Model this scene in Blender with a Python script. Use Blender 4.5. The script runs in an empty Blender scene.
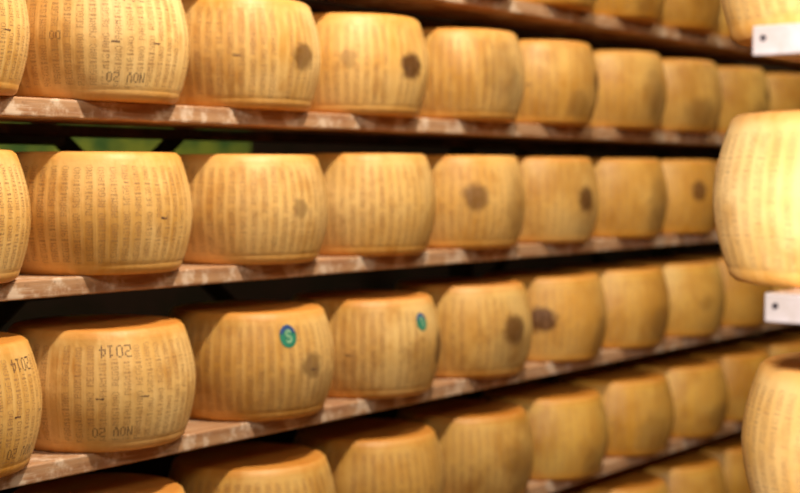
import bpy, bmesh, math, random
from mathutils import Vector, Matrix
S = bpy.context.scene
COL = S.collection
PI = math.pi

# ---------------------------------------------------------------- camera
FPX = 1448.0
EYE = Vector((0.0, -2.34, 1.55))
cam_d = bpy.data.cameras.new('camera')
cam = bpy.data.objects.new('camera', cam_d)
COL.objects.link(cam)
cam.location = EYE
cam.rotation_euler = (math.radians(90 - 2.79), 0, math.radians(37.2 - 90))
cam_d.sensor_width = 36.0
cam_d.lens = FPX / 800 * 36.0
cam_d.clip_start = 0.05
cam_d.dof.use_dof = True
cam_d.dof.focus_distance = 2.65
cam_d.dof.aperture_fstop = 2.3
S.camera = cam
S.view_settings.view_transform = 'Standard'
S.view_settings.look = 'None'
S.view_settings.gamma = 1
S.view_settings.use_curve_mapping = False
S.view_settings.exposure = 0.0

# ---------------------------------------------------------------- light
w = bpy.data.worlds.new('world'); S.world = w; w.use_nodes = True
w.node_tree.nodes['Background'].inputs[0].default_value = (1.0, 0.72, 0.45, 1)
w.node_tree.nodes['Background'].inputs[1].default_value = 0.07


def area(name, loc, target, sx, sy, power, color):
    l = bpy.data.lights.new(name, 'AREA'); l.shape = 'RECTANGLE'
    l.size = sx; l.size_y = sy; l.energy = power; l.color = color
    o = bpy.data.objects.new(name, l); COL.objects.link(o)
    o.location = loc
    o.rotation_euler = (Vector(target) - Vector(loc)).to_track_quat('-Z', 'Y').to_euler()
    return o


WARM = (1.0, 0.875, 0.69)
area('aisle_lamp', (2.30, -1.38, 3.95), (2.3, 0, 1.4), 0.24, 0.16, 140, WARM)
area('aisle_lamp_middle', (4.7, -1.38, 3.95), (4.7, 0, 1.4), 0.24, 0.16, 24, (1.0, 0.86, 0.62))
area('aisle_lamp_far', (7.1, -1.38, 3.95), (7.1, 0, 1.4), 0.24, 0.16, 18, (1.0, 0.86, 0.62))
area('corridor_fill', (1.0, -3.2, 3.3), (2.2, 0, 1.3), 1.6, 0.8, 46, WARM)  # added soft fill that brightens the rack, standing for no ceiling lamp


def spot(name, loc, target, cone, power, color, size=0.08):
    l = bpy.data.lights.new(name, 'SPOT'); l.energy = power; l.color = color
    l.spot_size = math.radians(cone); l.spot_blend = 0.5; l.shadow_soft_size = size
    o = bpy.data.objects.new(name, l); COL.objects.link(o); o.location = loc
    o.rotation_euler = (Vector(target) - Vector(loc)).to_track_quat('-Z', 'Y').to_euler()


spot('corridor_spot', (0.45, -2.05, 1.98), (2.05, -1.66, 1.45), 40, 270, (1.0, 0.96, 0.92))
spot('back_wall_spot', (3.0, 0.95, 3.0), (3.2, 1.7, 1.85), 28, 7, (1.0, 0.95, 0.75))  # spot added to bring up the green panel behind the rack


# ---------------------------------------------------------------- node helpers
class NT:
    def __init__(s, name):
        s.m = bpy.data.materials.new(name); s.m.use_nodes = True
        s.t = s.m.node_tree; s.b = s.t.nodes['Principled BSDF']

    def n(s, typ, **kw):
        nd = s.t.nodes.new(typ)
        for k, v in kw.items():
            if k.startswith('i_'):
                nd.inputs[int(k[2:])].default_value = v
            else:
                setattr(nd, k, v)
        return nd

    def l(s, a, b): s.t.links.new(a, b)

    def val(s, x, sock):
        if isinstance(x, (int, float)): sock.default_value = x
        elif isinstance(x, tuple): sock.default_value = x
        else: s.l(x, sock)

    def math(s, op, a, b=0.0, c=None, clamp=False):
        nd = s.n('ShaderNodeMath', operation=op); nd.use_clamp = clamp
        s.val(a, nd.inputs[0]); s.val(b, nd.inputs[1])
        if c is not None: s.val(c, nd.inputs[2])
        return nd.outputs[0]

    def mix(s, f, a, b, blend='MIX'):
        nd = s.n('ShaderNodeMix', data_type='RGBA', blend_type=blend)
        s.val(f, nd.inputs[0]); s.val(a, nd.inputs[6]); s.val(b, nd.inputs[7])
        return nd.outputs[2]

    def ramp(s, x, lo, hi, a=0.0, b=1.0):
        nd = s.n('ShaderNodeMapRange'); nd.interpolation_type = 'SMOOTHSTEP'
        s.val(x, nd.inputs[0])
        for i, v in enumerate((lo, hi, a, b)): nd.inputs[i + 1].default_value = v
        return nd.outputs[0]

    def noise(s, vec, scale, detail=3, rough=0.5, typ='3D'):
        nd = s.n('ShaderNodeTexNoise', noise_dimensions=typ)
        s.l(vec, nd.inputs['Vector']); nd.inputs['Scale'].default_value = scale
        nd.inputs['Detail'].default_value = detail; nd.inputs['Roughness'].default_value = rough
        return nd.outputs[0]

    def attr(s, name):
        nd = s.n('ShaderNodeAttribute', attribute_type='OBJECT', attribute_name=name)
        return nd.outputs['Fac']


def rgb(r, g, b):
    f = lambda c: ((c / 255 + 0.055) / 1.055) ** 2.4 if c > 10 else c / 255 / 12.92
    return (f(r), f(g), f(b), 1.0)


def rind_material():
    m = NT('cheese_rind'); s = m
    tc = s.n('ShaderNodeTexCoord'); obj = tc.outputs['Object']
    info = s.n('ShaderNodeObjectInfo'); rnd = info.outputs['Random']
    off = s.n('ShaderNodeVectorMath', operation='SCALE'); off.inputs[0].default_value = (31, 17, 9)
    s.l(rnd, off.inputs['Scale'])
    add = s.n('ShaderNodeVectorMath', operation='ADD'); s.l(obj, add.inputs[0]); s.l(off.outputs[0], add.inputs[1])
    P = add.outputs[0]
    sep = s.n('ShaderNodeSeparateXYZ'); s.l(obj, sep.inputs[0])
    ang = s.math('ARCTAN2', sep.outputs[1], sep.outputs[0])
    z = sep.outputs[2]
    # stretched coordinates make the vertical streaks
    st = s.n('ShaderNodeVectorMath', operation='MULTIPLY'); s.l(P, st.inputs[0]); st.inputs[1].default_value = (1, 1, 0.12)
    base = s.mix(s.ramp(s.noise(P, 5.5, 3), 0.32, 0.68), rgb(240, 204, 142), rgb(228, 178, 100))
    base = s.mix(s.ramp(s.noise(P, 3.6, 3, 0.55), 0.44, 0.64, 0, 0.75), base, rgb(188, 136, 56))
    base = s.mix(s.ramp(s.noise(P, 13, 4, 0.6), 0.46, 0.72, 0, 0.6), base, rgb(184, 124, 46))
    base = s.mix(s.ramp(s.noise(st.outputs[0], 60, 2), 0.4, 0.7, 0, 0.35), base, rgb(248, 212, 140))
    # bands of pin dots round the side: dull band, pale gap between
    st2 = s.math('SINE', s.math('ADD', s.math('MULTIPLY', ang, 52.0), s.math('MULTIPLY', s.noise(P, 7, 2), 1.6)))
    inside = s.math('MULTIPLY', s.math('MULTIPLY', s.ramp(z, 0.022, 0.045), s.ramp(z, 0.232, 0.212)), s.attr('print_strength'))
    band = s.math('MULTIPLY', s.ramp(st2, -0.75, 0.0), inside)
    band = s.math('MULTIPLY', band, s.ramp(s.noise(P, 9, 2), 0.3, 0.6, 0.25, 1))
    base = s.mix(s.math('MULTIPLY', band, 0.17), base, rgb(196, 146, 92))
    gap = s.math('MULTIPLY', s.ramp(st2, -0.5, -0.9), inside)
    gap = s.math('MULTIPLY', gap, s.ramp(s.noise(P, 8, 2), 0.35, 0.6, 0.2, 1))
    base = s.mix(s.math('MULTIPLY', gap, 0.22), base, rgb(250, 220, 160))
    # amber rim at foot and shoulder
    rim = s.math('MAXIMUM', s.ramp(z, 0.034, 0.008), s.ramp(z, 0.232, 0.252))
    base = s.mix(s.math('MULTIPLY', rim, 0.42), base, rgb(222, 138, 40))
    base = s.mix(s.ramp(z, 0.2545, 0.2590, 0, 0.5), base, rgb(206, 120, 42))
    # individual tint of each wheel; amber also puts the far wheels' dimmer light into colour
    base = s.mix(s.math('MULTIPLY', rnd, 0.4), base, rgb(222, 160, 62))
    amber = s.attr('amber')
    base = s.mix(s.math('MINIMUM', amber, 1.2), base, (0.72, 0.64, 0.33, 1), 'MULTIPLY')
    # brown oval brand stains, placed by each wheel's own properties
    wob = s.math('MULTIPLY', s.math('SUBTRACT', s.noise(P, 38, 3, 0.65), 0.5), 1.0)
    for k in ('a', 'b'):
        da = s.math('SUBTRACT', ang, s.attr('stain_%s_angle' % k))
        da = s.math('WRAP', da, PI, -PI)
        u = s.math('DIVIDE', s.math('MULTIPLY', da, 0.21), s.attr('stain_%s_width' % k))
        v = s.math('DIVIDE', s.math('SUBTRACT', z, s.attr('stain_%s_height' % k)), s.attr('stain_%s_tall' % k))
        d = s.math('SQRT', s.math('ADD', s.math('MULTIPLY', u, u), s.math('MULTIPLY', v, v)))
        d = s.math('ADD', d, wob)
        f = s.math('MULTIPLY', s.ramp(d, 1.25, 0.65), s.attr('stain_%s_strength' % k))
        base = s.mix(f, base, rgb(84, 46, 8))
    s.l(base, s.b.inputs['Base Color'])
    s.b.inputs['Roughness'].default_value = 0.48
    s.b.inputs['Specular IOR Level'].default_value = 0.4
    h = s.math('ADD', s.math('MULTIPLY', s.noise(P, 90, 4, 0.6), 0.5), s.math('MULTIPLY', band, -0.35))
    h = s.math('ADD', h, s.math('MULTIPLY', s.noise(P, 12, 2), 1.4))
    bp = s.n('ShaderNodeBump'); bp.inputs['Strength'].default_value = 0.35; bp.inputs['Distance'].default_value = 0.004
    s.l(h, bp.inputs['Height']); s.l(bp.outputs[0], s.b.inputs['Normal'])
    return m.m


def wood_material(name, c1, c2, c3, rough=0.6, along='X'):
    m = NT(name); s = m
    tc = s.n('ShaderNodeTexCoord')
    st = s.n('ShaderNodeVectorMath', operation='MULTIPLY'); s.l(tc.outputs['Object'], st.inputs[0])
    st.inputs[1].default_value = (0.6, 9, 14) if along == 'X' else (9, 0.6, 14)
    P = st.outputs[0]
    base = s.mix(s.ramp(s.noise(P, 3.5, 5, 0.6), 0.35, 0.68), c1, c2)
    base = s.mix(s.ramp(s.noise(P, 14, 3, 0.6), 0.52, 0.72, 0, 0.6), base, c3)
    base = s.mix(s.ramp(s.noise(tc.outputs['Object'], 9, 5, 0.7), 0.50, 0.60, 0, 0.7), base, c3)
    base = s.mix(s.ramp(s.noise(tc.outputs['Object'], 4, 4, 0.7), 0.52, 0.66, 0, 0.5), base, rgb(146, 92, 58))
    base = s.mix(s.ramp(s.noise(tc.outputs['Object'], 30, 4, 0.7), 0.60, 0.72, 0, 0.5), base, rgb(92, 62, 48))
    s.l(base, s.b.inputs['Base Color']); s.b.inputs['Roughness'].default_value = rough
    bp = s.n('ShaderNodeBump'); bp.inputs['Strength'].default_value = 0.3; bp.inputs['Distance'].default_value = 0.003
    s.l(s.noise(P, 12, 4), bp.inputs['Height']); s.l(bp.outputs[0], s.b.inputs['Normal'])
    return m.m


def plain_material(name, c, rough=0.6, metal=0.0, c2=None, scale=20, bump=0.0):
    m = NT(name); s = m
    tc = s.n('ShaderNodeTexCoord')
    nz = s.noise(tc.outputs['Object'], scale, 4, 0.6)
    base = s.mix(s.ramp(nz, 0.38, 0.62), c, c2 or tuple(x * 0.8 for x in c[:3]) + (1,))
    s.l(base, s.b.inputs['Base Color']); s.b.inputs['Specular IOR Level'].default_value = 0.1 if rough > 0.75 else 0.5
    s.b.inputs['Roughness'].default_value = rough; s.b.inputs['Metallic'].default_value = metal
    if bump:
        bp = s.n('ShaderNodeBump'); bp.inputs['Strength'].default_value = bump
        s.l(nz, bp.inputs['Height']); s.l(bp.outputs[0], s.b.inputs['Normal'])
    return m.m


RIND = rind_material()
INK = plain_material('pin_dot_ink', rgb(172, 130, 90), 0.7, scale=60)
STAMP = plain_material('date_stamp_ink', rgb(96, 68, 60), 0.7, scale=60)
WOOD = wood_material('shelf_wood', rgb(184, 142, 104), rgb(156, 110, 74), rgb(222, 200, 178))
DARKWOOD = wood_material('dark_wood', rgb(70, 42, 24), rgb(52, 30, 18), rgb(84, 54, 34))
WHITEWOOD = plain_material('painted_board_end', rgb(170, 158, 158), 0.6, c2=rgb(154, 140, 134), scale=14)
STEEL = plain_material('dark_steel', rgb(44, 42, 38), 0.5, 0.3, scale=15)
GREYSTEEL = plain_material('grey_steel', rgb(78, 80, 76), 0.45, 0.4, scale=15)
BLUE = plain_material('seal_blue', rgb(52, 82, 140), 0.35, scale=90)
GREEN = plain_material('seal_green', rgb(48, 134, 108), 0.35, scale=90)
PALE = plain_material('seal_pale', rgb(140, 184, 148), 0.35, scale=90)
FLOORM = plain_material('floor_tile', rgb(120, 92, 66), 0.4, c2=rgb(100, 76, 54), scale=4)
DARKWALL = plain_material('dark_wall', rgb(32, 20, 12), 0.8, c2=rgb(24, 18, 8), scale=5)
WALLM = plain_material('painted_wall', rgb(150, 132, 104), 0.8, c2=rgb(140, 122, 96), scale=3)
GREENWALL = plain_material('green_wall', rgb(112, 122, 44), 0.8, c2=rgb(56, 84, 40), scale=5)
CEILM = plain_material('ceiling_paint', rgb(170, 160, 140), 0.8, scale=3)
NAILM = plain_material('nail_metal', rgb(70, 60, 66), 0.4, 0.6)


# ---------------------------------------------------------------- mesh helpers
def link(name, bm, mats, parent=None, smooth=False, loc=(0, 0, 0)):
    me = bpy.data.meshes.new(name)
    bmesh.ops.recalc_face_normals(bm, faces=bm.faces) if False else None
    bm.to_mesh(me); bm.free()
    for m in (mats if isinstance(mats, (list, tuple)) else [mats]): me.materials.append(m)
    if smooth:
        for p in me.polygons: p.use_smooth = True
    o = bpy.data.objects.new(name, me); COL.objects.link(o)
    o.location = loc
    if parent: o.parent = parent
    return o


def box(bm, x0, x1, y0, y1, z0, z1, bev=0.0, rot=None):
    r = bmesh.ops.create_cube(bm, size=1.0)
    vs = r['verts']
    for v in vs:
        v.co = Vector(((x0 + x1) / 2 + v.co.x * (x1 - x0), (y0 + y1) / 2 + v.co.y * (y1 - y0), (z0 + z1) / 2 + v.co.z * (z1 - z0)))
    if bev:
        es = list({e for v in vs for e in v.link_edges})
        bmesh.ops.bevel(bm, geom=es, offset=bev, segments=3, affect='EDGES', profile=0.5)


def tag(o, label=None, cat=None, group=None, kind=None):
    if label: o['label'] = label
    if cat: o['category'] = cat
    if group: o['group'] = group
    if kind: o['kind'] = kind
    return o


def structure(name, bm, m):
    return tag(link(name, bm, m), kind='structure')


# ---------------------------------------------------------------- the room
X0, X1, Y0, Y1, ZC = -1.6, 9.0, -4.2, 1.7, 4.2
bm = bmesh.new(); box(bm, X0, X1, Y0, Y1, -0.1, 0); structure('floor', bm, FLOORM)
bm = bmesh.new(); box(bm, X0, X1, Y0, Y1, ZC, ZC + 0.1); structure('ceiling', bm, CEILM)
bm = bmesh.new(); box(bm, X0, X1, Y1, Y1 + 0.1, 0, ZC); structure('wall_back', bm, DARKWALL)
bm = bmesh.new(); box(bm, 2.2, 4.3, Y1 - 0.02, Y1, 1.62, 2.6); structure('trim_1', bm, GREENWALL)
bm = bmesh.new(); box(bm, X0, X1, Y0 - 0.1, Y0, 0, ZC); structure('wall_front', bm, WALLM)
bm = bmesh.new(); box(bm, X0 - 0.1, X0, Y0, Y1, 0, ZC); structure('wall_left', bm, WALLM)
bm = bmesh.new(); box(bm, X1, X1 + 0.1, Y0, Y1, 0, ZC); structure('wall_right', bm, WALLM)

# ---------------------------------------------------------------- long rack
PITCH = 0.365
TH = 0.039
BOARD_D = 0.28
SAG = {0: 0, 1: 0, 2: 0, 3: .009, 4: .017, 5: .020}
TOP = {r: 1.55 - 0.247 + TH + (2 - r) * PITCH - SAG[r] for r in range(0, 6)}     # board top of each row
ORD = ['topmost', 'second', 'third', 'fourth', 'fifth', 'sixth']
RX0, RX1 = 0.95, 7.6
rack = bpy.data.objects.new('storage_rack', None); COL.objects.link(rack); rack.location = (0, 0.4, 0)
tag(rack, 'dark steel and timber rack frame standing behind the long cheese shelves', 'rack')
for ux in (1.08, 3.96, 5.40, 6.84):
    bm = bmesh.new(); box(bm, ux - 0.03, ux + 0.03, -0.02, 0.04, 0, 2.5, 0.004)
    link('upright', bm, STEEL, rack)
for r in range(0, 6):
    bm = bmesh.new(); box(bm, RX0 - .02, RX1 + .02, -0.10, -0.022, TOP[r] - TH - 0.026, TOP[r] - TH, 0.004)
    link('shelf_rail', bm, DARKWOOD, rack)
    if r < 5:
        bm = bmesh.new(); box(bm, 1.92, 2.27, -0.021, 0.03, TOP[r] - TH - 0.045, TOP[r] - TH - 0.002, 0.008)
        link('bracket', bm, GREYSTEEL, rack)
for cx in (2.54, 4.68, 6.12):
    for sgn in (1, -1):
        bm = bmesh.new()
        L, a = 1.3, math.radians(37)
        box(bm, -L / 2, L / 2, -0.004, 0.004, -0.023, 0.023, 0.002)
        bmesh.ops.rotate(bm, verts=bm.verts, cent=(0, 0, 0), matrix=Matrix.Rotation(sgn * a, 3, 'Y'))
        bmesh.ops.translate(bm, verts=bm.verts, vec=(cx, 0.10 + 0.01 * sgn, 1.505))
        link('brace', bm, STEEL, rack)

BL = ['brown wooden shelf board cut off by the top edge, dark underside showing',
      'brown wooden shelf board sloping gently down under the second row of cheeses',
      'scuffed wooden shelf board under the row of cheeses at eye level',
      'scuffed wooden shelf board under the cheeses with round seals',
      'wooden shelf board rising steeply at the lower right, second lowest visible',
      'lowest wooden shelf board, mostly hidden at the bottom right corner']
for r in range(0, 6):
    bm = bmesh.new()
    box(bm, RX0, RX1, 0, BOARD_D, -TH, 0, 0.005)
    o = link('shelf_board', bm, WOOD, loc=(0, 0, TOP[r]))
    tag(o, BL[r], 'shelf board', 'long wooden shelf boards of the rack')

# ---------------------------------------------------------------- cheese wheel
H = 0.259
RMAX, REND = 0.2155, 0.186
FONT = {
    'P': '1111 1001 1001 1111 1000 1000 1000', 'A': '0110 1001 1001 1111 1001 1001 1001',
    'R': '1110 1001 1001 1110 1010 1001 1001', 'M': '1001 1111 1111 1001 1001 1001 1001',
    'I': '0110 0110 0110 0110 0110 0110 0110', 'G': '0111 1000 1000 1011 1001 1001 0111',
    'N': '1001 1101 1101 1011 1011 1001 1001', 'O': '0110 1001 1001 1001 1001 1001 0110',
    'E': '1111 1000 1000 1110 1000 1000 1111', 'V': '1001 1001 1001 1001 1001 0110 0110',
    '2': '1110 0001 0001 0110 1000 1000 1111', '0': '0110 1001 1001 1001 1001 1001 0110',
    '1': '0010 0110 0010 0010 0010 0010 0111', '4': '0010 0110 1010 1010 1111 0010 0010',
    'D': '1110 1001 1001 1001 1001 1001 1110', ' ': '0000 0000 0000 0000 0000 0000 0000'}


def radius(z):
    t = max(-1.0, min(1.0, 2 * z / H - 1))
    return REND + (RMAX - REND) * (1 - abs(t) ** 1.8) - 0.0008 * math.exp(-((z - 0.022) / 0.0035) ** 2)


def on_side(a, z, off):
    r = radius(z) + off
    return Vector((r * math.cos(a), r * math.sin(a), z))


def dot(bm, a, z, ra, rz, off, mi, n=4):
    vs = []
    for k in range(n):
        q = 2 * PI * (k + 0.5) / n
        vs.append(bm.verts.new(on_side(a + ra * math.cos(q) / RMAX, z + rz * math.sin(q), off)))
    f = bm.faces.new(vs); f.material_index = mi
    return f


def column_text(bm, a0, z0, text, up, hgt, wid, rnd, zones=()):
    """letters turned on their side, running up or down the wheel"""
    cell = hgt
    for i, ch in enumerate(text):
        g = FONT[ch].split()
        for ry, row in enumerate(g):
            for cx, b in enumerate(row):
                if b == '1' and rnd.random() > 0.12:
                    along = (i + (cx + 0.5) / 5.0) * cell
                    acr = (3 - ry) / 7.0 * wid
                    z = z0 + along if up else z0 + cell * len(text) - along
                    a = a0 + (-acr if up else acr) / RMAX
                    if any(abs(math.remainder(a - za, 2 * PI)) < wa and abs(z - zz) < wz for za, zz, wa, wz in zones): continue
                    dot(bm, a, z, 0.0011, 0.0009, 0.0004, 1)


def stamp_text(bm, a0, z0, text, size, mi=2):
    """block letters stamped upside down, as the wheel is turned over"""
    wid = size * 0.62; tot = len(text) * wid * 1.18
    for i, ch in enumerate(text):
        g = FONT[ch].split()
        for ry, row in enumerate(g):
            for cx, b in enumerate(row):
                if b == '1':
                    u = -tot / 2 + i * wid * 1.18 + (cx + 0.5) / 4 * wid
                    v = (3 - ry) / 7 * size
                    dot(bm, a0 - u / RMAX, z0 - v, wid / 8 * 0.85, size / 14 * 1.15, 0.0006, mi)


def wheel_mesh(name, seed, stamps):
    rnd = random.Random(seed)
    bm = bmesh.new()
    N = 96
    prof = []
    rc = 0.007
    prof.append((0.0, 0.0)); prof.append((0.10, 0.0)); prof.append((REND - rc * 1.6, 0.0))
    for k in range(1, 5):
        q = PI / 2 * k / 5
        prof.append((REND - rc * 0.6 - rc + rc * math.sin(q) * 1.4, rc * 0.8 * (1 - math.cos(q))))
    zs = sorted([H * (0.03 + 0.94 * k / 20) for k in range(21)] + [0.014, 0.0175, 0.0195, 0.0215, 0.0245, 0.027])
    for z in zs: prof.append((radius(z), z))
    for k in range(4, 0, -1):
        q = PI / 2 * k / 5
        prof.append((REND - rc * 0.6 - rc + rc * math.sin(q) * 1.4, H - rc * 0.8 * (1 - math.cos(q))))
    prof.append((REND - rc * 1.6, H)); prof.append((0.10, H - 0.001)); prof.append((0.0, H - 0.001))
    wob = [(rnd.uniform(0.3, 1.0) * 0.00025, rnd.uniform(0, 6.28), k) for k in (2, 3, 5)]
    rings = []
    for (r, z) in prof:
        if r == 0:
            rings.append([bm.verts.new((0, 0, z))]); continue
        ring = []
        for i in range(N):
            a = 2 * PI * i / N
            d = sum(am * math.sin(kk * a + ph) for am, ph, kk in wob) * 0.6
            ring.append(bm.verts.new(((r + d * (r > 0.15)) * math.cos(a), (r + d * (r > 0.15)) * math.sin(a), z)))
        rings.append(ring)
    for A, B in zip(rings, rings[1:]):
        for i in range(N):
            j = (i + 1) % N
            if len(A) == 1: bm.faces.new((A[0], B[j], B[i]))
            elif len(B) == 1: bm.faces.new((A[i], A[j], B[0]))
            else: bm.faces.new((A[i], A[j], B[j], B[i]))
    for f in bm.faces: f.smooth = True
    # pin dotted lettering in columns; band centres match the shader's bands
    words = ['PARMIGIANO REGGIANO', 'REGGIANO PARMIGIANO']
    ncol = 52
    zones = [(math.radians(a), z, len(t) * sz * 0.40 / RMAX, sz * 0.62) for t, a, z, sz in stamps]
    for c in range(ncol):
        a = 2 * PI * (c + 0.25) / ncol
        if rnd.random() < 0.05: continue
        column_text(bm, a, 0.029 + rnd.uniform(-.003, .003), words[c % 2], True, 0.0106, 0.0150, rnd, zones)
    for (txt, a, z, size) in stamps:
        stamp_text(bm, math.radians(a), z, txt, size)
    # faint illegible hand stamp bars half way up
    for a in ([-9, 17] if stamps else [10]):
        for k in range(9):
            dot(bm, math.radians(a) + k * 0.009, H * 0.46 + rnd.uniform(-.001, .001), 0.0011, rnd.uniform(.001, .0032), 0.0006, 2)
    me = bpy.data.meshes.new(name)
    bm.to_mesh(me); bm.free()
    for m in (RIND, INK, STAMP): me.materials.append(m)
    return me


MESHES = [wheel_mesh('wheel_plain', 3, []),
          wheel_mesh('wheel_dated', 7, [('NOV 20', 0, 0.047, 0.021), ('2014', 2, 0.216, 0.026)]),
          wheel_mesh('wheel_dated_marked', 9, [('NOV 20', 0, 0.047, 0.021), ('2014', 2, 0.216, 0.026), ('DO', -40, 0.13, 0.018)]),
          wheel_mesh('wheel_plain_other', 21, [])]


def cheese(x, y, z, face, label, mesh=0, stains=(), amber=0.0, tilt=0.0, group='cheese wheels ageing on the long shelves', scale=1.0, prnt=1.0):
    """face: direction (degrees) that the mesh's angle 0 points to"""
    o = bpy.data.objects.new('cheese_wheel', MESHES[mesh]); COL.objects.link(o)
    o.location = (x, y, z); rz = math.radians(face); o.rotation_euler = (0, 0, rz)
    o.scale = (1, 1, scale)
    o['amber'] = float(amber); o['print_strength'] = float(prnt)
    sl = list(stains) + [(0, 0, 1, 1, 0)] * 2
    for k, (a, h, wd, tl, st) in zip('ab', sl):
        wd *= 1.22; tl *= 1.42
        d = math.radians(a) - rz
        d = math.atan2(math.sin(d), math.cos(d))
        o['stain_%s_angle' % k] = float(d); o['stain_%s_height' % k] = float(h)
        o['stain_%s_width' % k] = float(wd); o['stain_%s_tall' % k] = float(tl); o['stain_%s_strength' % k] = float(st)
    tag(o, label, 'cheese wheel', group)
    return o


def seal(parent, a, h, size=0.021):
    """small round paper seal following the curve of the rind, with its ring and swirl"""
    rz = parent.rotation_euler.z
    a = math.radians(a) - rz

    def disc(r0, r1, q0, q1, off, m, name, par, sx=0, sz=0, n=28):
        bm = bmesh.new(); P = []
        for k in range(n + 1):
            q = q0 + (q1 - q0) * k / n
            row = []
            for r in (r0, r1):
                for of in (0.0002, off):
                    row.append(bm.verts.new(on_side(a + (sx + r * math.cos(q)) / RMAX, h + sz + r * math.sin(q) * 1.12, of)))
            P.append(row)
        for A, B in zip(P, P[1:]):
            bm.faces.new((A[1], A[3], B[3], B[1])); bm.faces.new((A[2], B[2], B[3], A[3])); bm.faces.new((A[0], A[1], B[1], B[0]))
        return link(name, bm, m, par)
    s = disc(0.0005, size, 0, 2 * PI, 0.0010, GREEN, 'seal', parent)
    s['label'] = 'round blue and green paper seal'
    disc(size * 0.62, size * 0.98, math.radians(20), math.radians(165), 0.0016, BLUE, 'seal_ring', s)
    disc(size * 0.16, size * 0.36, math.radians(15), math.radians(270), 0.0016, PALE, 'seal_swirl', s, sx=0.001, sz=size * 0.26)
    disc(size * 0.16, size * 0.36, math.radians(-165), math.radians(90), 0.0016, PALE, 'seal_swirl', s, sx=0.001, sz=-size * 0.28)


CY = 0.125
CXS = {
    0: [None, None, None, 3.04, 3.48, 3.95, 4.40, 4.84, 5.29, 5.74, 6.19],
    1: [1.690, 2.128, 2.576, 3.022, 3.497, 3.935, 4.402, 4.842, 5.287, 5.735, 6.185],
    2: [1.690, 2.137, 2.598, 3.055, 3.512, 3.945, 4.415, 4.850, 5.30, 5.75, 6.20],
    3: [1.712, 2.145, 2.630, 3.076, 3.546, 4.005, 4.449, 4.893, 5.34, 5.79, 6.24],
    4: [None, 2.140, 2.632, 3.102, 3.564, 4.007, 4.486, 4.925, 5.37, 5.82, 6.27],
    5: [None, None, None, None, None, 4.03, 4.48, 4.93, 5.38, 5.83, None]}
SPEC = {  # (row, n): dict
    (1, 1): dict(mesh=2, face=-110), (3, 1): dict(mesh=1, face=-123), (1, 0): dict(mesh=1, face=-93),
    (3, 0): dict(mesh=2, face=-70),
    (1, 2): dict(stains=[(-85, .124, .034, .024, .75)]),
    (1, 3): dict(stains=[(-91, .128, .034, .026, .95), (-141, .141, .018, .018, .4)]),
    (1, 4): dict(stains=[(-86, .09, .035, .04, .25)]),
    (1, 5): dict(stains=[(-74, .135, .022, .024, .75)]),
    (1, 6): dict(stains=[(-90, .09, .04, .05, .3)]),
    (1, 8): dict(stains=[(-85, .153, .02, .02, .7)]),
    (2, 2): dict(stains=[(-95, .132, .018, .018, .5)]),
    (2, 4): dict(stains=[(-127, .143, .034, .026, .75), (-85, .12, .04, .06, .25)]),
    (2, 5): dict(stains=[(-95, .133, .030, .028, .9)]),
    (2, 6): dict(stains=[(-92, .120, .045, .06, .38)]),
    (2, 7): dict(stains=[(-114, .15, .028, .026, .85)]),
    (3, 2): dict(stains=[(-91, .130, .028, .022, .62), (-75, .07, .05, .03, .2)]),
    (3, 3): dict(stains=[(-68, .119, .026, .034, .8), (-95, .11, .06, .03, .2)]),
    (3, 4): dict(stains=[(-97, .134, .036, .032, .85)]),
    (3, 5): dict(stains=[(-148, .133, .046, .028, .95)]),
    (3, 6): dict(stains=[(-90, .08, .05, .04, .3)]),  # soft shading of this wheel's side, put into the colour as a weak stain
    (3, 7): dict(stains=[(-110, .12, .03, .02, .25)]),
    (4, 4): dict(stains=[(-90, .10, .045, .06, .3)]),
    (4, 7): dict(stains=[(-95, .08, .05, .03, .3)]),
}
AMB = {0: .6, 1: 0.0, 2: 0.0, 3: .1, 4: .35, 5: .3}
LAB = {
    (1, 0): 'pale yellow cheese wheel cut by the left edge, on the highest full shelf',
    (1, 1): 'large cheese wheel stamped NOV 20 with its top cut off by the frame',
    (1, 2): 'dotted cheese wheel with one brown oval near its right edge, highest full shelf',
    (1, 3): 'cheese wheel with dark round brown spot at right and faint spot at left',
    (1, 5): 'small looking cheese wheel with dark spot on its right edge, highest full shelf',
    (1, 8): 'cheese wheel with small dark spot just above the bright wheel at the right',
    (2, 0): 'pale cheese wheel cut by the left edge on the eye level shelf',
    (2, 1): 'big unstamped cheese wheel covered in dotted lettering under the green gap',
    (2, 2): 'cheese wheel with a small faint orange spot at right, eye level shelf',
    (2, 4): 'cheese wheel with dark brown blotch in the middle of its side',
    (2, 5): 'cheese wheel with dark oval on its right edge, after the one with central blotch',
    (2, 7): 'cheese wheel with dark spot just left of the bright foreground wheel',
    (3, 0): 'cheese wheel cut by the left edge above the lowest left shelf corner',
    (3, 1): 'cheese wheel stamped 2014 above and NOV 20 below, upside down',
    (3, 2): 'cheese wheel with blue green round seal and brown stain below it',
    (3, 3): 'cheese wheel with blue seal at its upper right, darker edge stain',
    (3, 4): 'cheese wheel with brown oval at right, touching a wheel with oval at left',
    (3, 5): 'cheese wheel with dark brown oval at its left edge',
    (4, 1): 'cheese wheel peeking up at the bottom edge, farthest left of the cut off row',
}
FIRST = {0: 4, 1: 0, 2: 0, 3: 0, 4: 1, 5: 5}
WORD = ['first', 'second', 'third', 'fourth', 'fifth', 'sixth', 'seventh', 'eighth', 'ninth', 'tenth', 'eleventh', 'twelfth']
ROWN = {0: 'topmost, cut off shelf', 1: 'highest full shelf', 2: 'eye level shelf',
        3: 'shelf of seals', 4: 'shelf below the seals', 5: 'lowest visible shelf'}
rj = random.Random(5)
wheels = {}
rs = random.Random(11)
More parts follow.
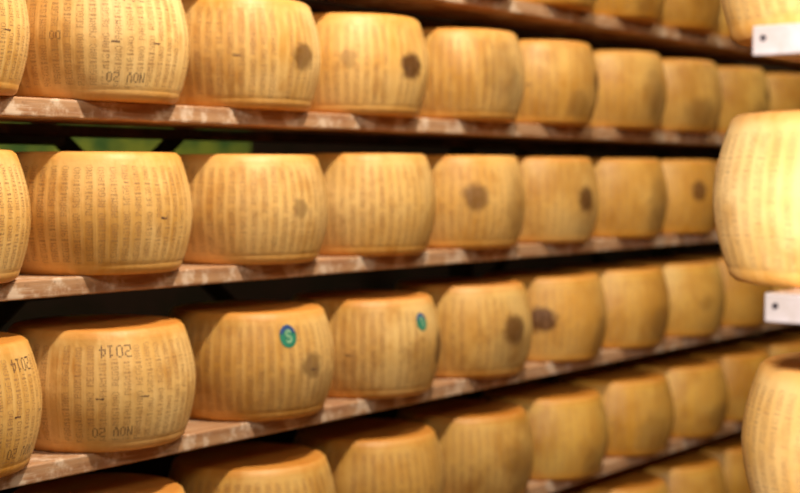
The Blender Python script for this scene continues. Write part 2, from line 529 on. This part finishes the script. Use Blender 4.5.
for r in range(6):
    px = -9
    for n, x in enumerate(CXS[r]):
        if x is None: continue
        x = max(x - 0.004, px + 0.4325); px = x
        d = SPEC.get((r, n), {})
        k = n - FIRST[r]
        if k < 0: continue
        lab = LAB.get((r, n)) or 'golden cheese wheel, %s from the left on the %s' % (WORD[k], ROWN[r])
        if n >= 4 and len(d.get('stains', ())) < 2:
            d = dict(d); d['stains'] = list(d.get('stains', ())) + [(rs.uniform(-112, -78), rs.uniform(.04, .14), rs.uniform(.03, .06), rs.uniform(.03, .06), rs.uniform(.12, .38))]
        wheels[r, n] = cheese(x, CY + rj.uniform(-.004, .004), TOP[r], d.get('face', rj.uniform(0, 360)), lab,
                              d.get('mesh', rj.choice((0, 3))), d.get('stains', ()), AMB[r] * rj.uniform(.5, 1.3) + rj.uniform(0, .12) + max(0, n - 1) * 0.13,  # amber grows along the row: weaker light on far wheels, painted in
                              scale=1.03 if (r == 2 and n >= 3) or (r == 3 and n >= 4) else 1.0, prnt=max(0.15, 1.0 - 0.22 * max(0, n - 1)))
seal(wheels[3, 2], -109, 0.203, 0.024)
seal(wheels[3, 3], -92, 0.198)

# ---------------------------------------------------------------- near rack at the right
BX, BY, BW = 1.850, -1.553, 0.34
post = bpy.data.objects.new('end_rack', None); COL.objects.link(post); post.location = (BX, BY, 0)
tag(post, 'timber frame carrying the white ended boards at the right', 'rack')
NT_ = {'up': (1.750, -0.018), 'mid': (1.3925, 0.0), 'low': (1.020, 0.0)}
for ux in (0.72, 2.0):
    for uy in (-BW - 0.115,):
        bm = bmesh.new(); box(bm, ux, ux + 0.05, uy, uy + 0.05, 0, 2.4, 0.004); link('upright', bm, DARKWOOD, post)
NLAB = {'up': 'white ended board at the top right, its brown underside showing',
        'mid': 'white ended board with a nail below the bright middle cheese wheel',
        'low': 'white ended board under the bright cheese wheel at the bottom right corner'}
for key, (z, dx) in NT_.items():
    for ux in (0.72, 2.0):
        bm = bmesh.new(); box(bm, ux + 0.001, ux + 0.049, -BW - 0.066, -0.02, z - 0.069, z - 0.04, 0.002); link('cross_rail', bm, DARKWOOD, post)
    bm = bmesh.new(); box(bm, 0.012, 2.3, -BW, 0, -0.039, 0, 0.003)
    b = link('shelf_board', bm, WOOD, loc=(BX + dx, BY + (0.014 if key == 'up' else 0), z))
    tag(b, NLAB[key], 'shelf board', 'white ended shelf boards at the right')
    bm = bmesh.new(); box(bm, 0.0, 0.0125, -BW, 0, -0.040, 0.0, 0.003)
    e = link('painted_end', bm, WHITEWOOD, b); e['label'] = 'white painted board end'
    bm = bmesh.new(); bmesh.ops.create_cone(bm, cap_ends=True, segments=12, radius1=0.0046, radius2=0.0040, depth=0.003)
    bmesh.ops.rotate(bm, verts=bm.verts, cent=(0, 0, 0), matrix=Matrix.Rotation(-PI / 2, 3, 'Y'))
    bmesh.ops.translate(bm, verts=bm.verts, vec=(-0.001, -0.016, -0.017)); link('nail', bm, NAILM, e)
G2 = 'brightly lit cheese wheels on the end rack'
zs_ = 0.245 / H
near = [(2.138, -1.580, 'up', 'bright cheese wheel at the top right, only its lower corner in frame', 1.0, 200),
        (2.128, -1.585, 'mid', 'bright pale cheese wheel in the foreground at middle right', 0.965, 185),
        (2.193, -1.607, 'low', 'bright cheese wheel at the bottom right with its flat top visible', zs_, 170)]
for (x, y, key, lab, sc, face) in near:
    cheese(x, y, NT_[key][0], face, lab, 0, group=G2, scale=sc, prnt=0.4)
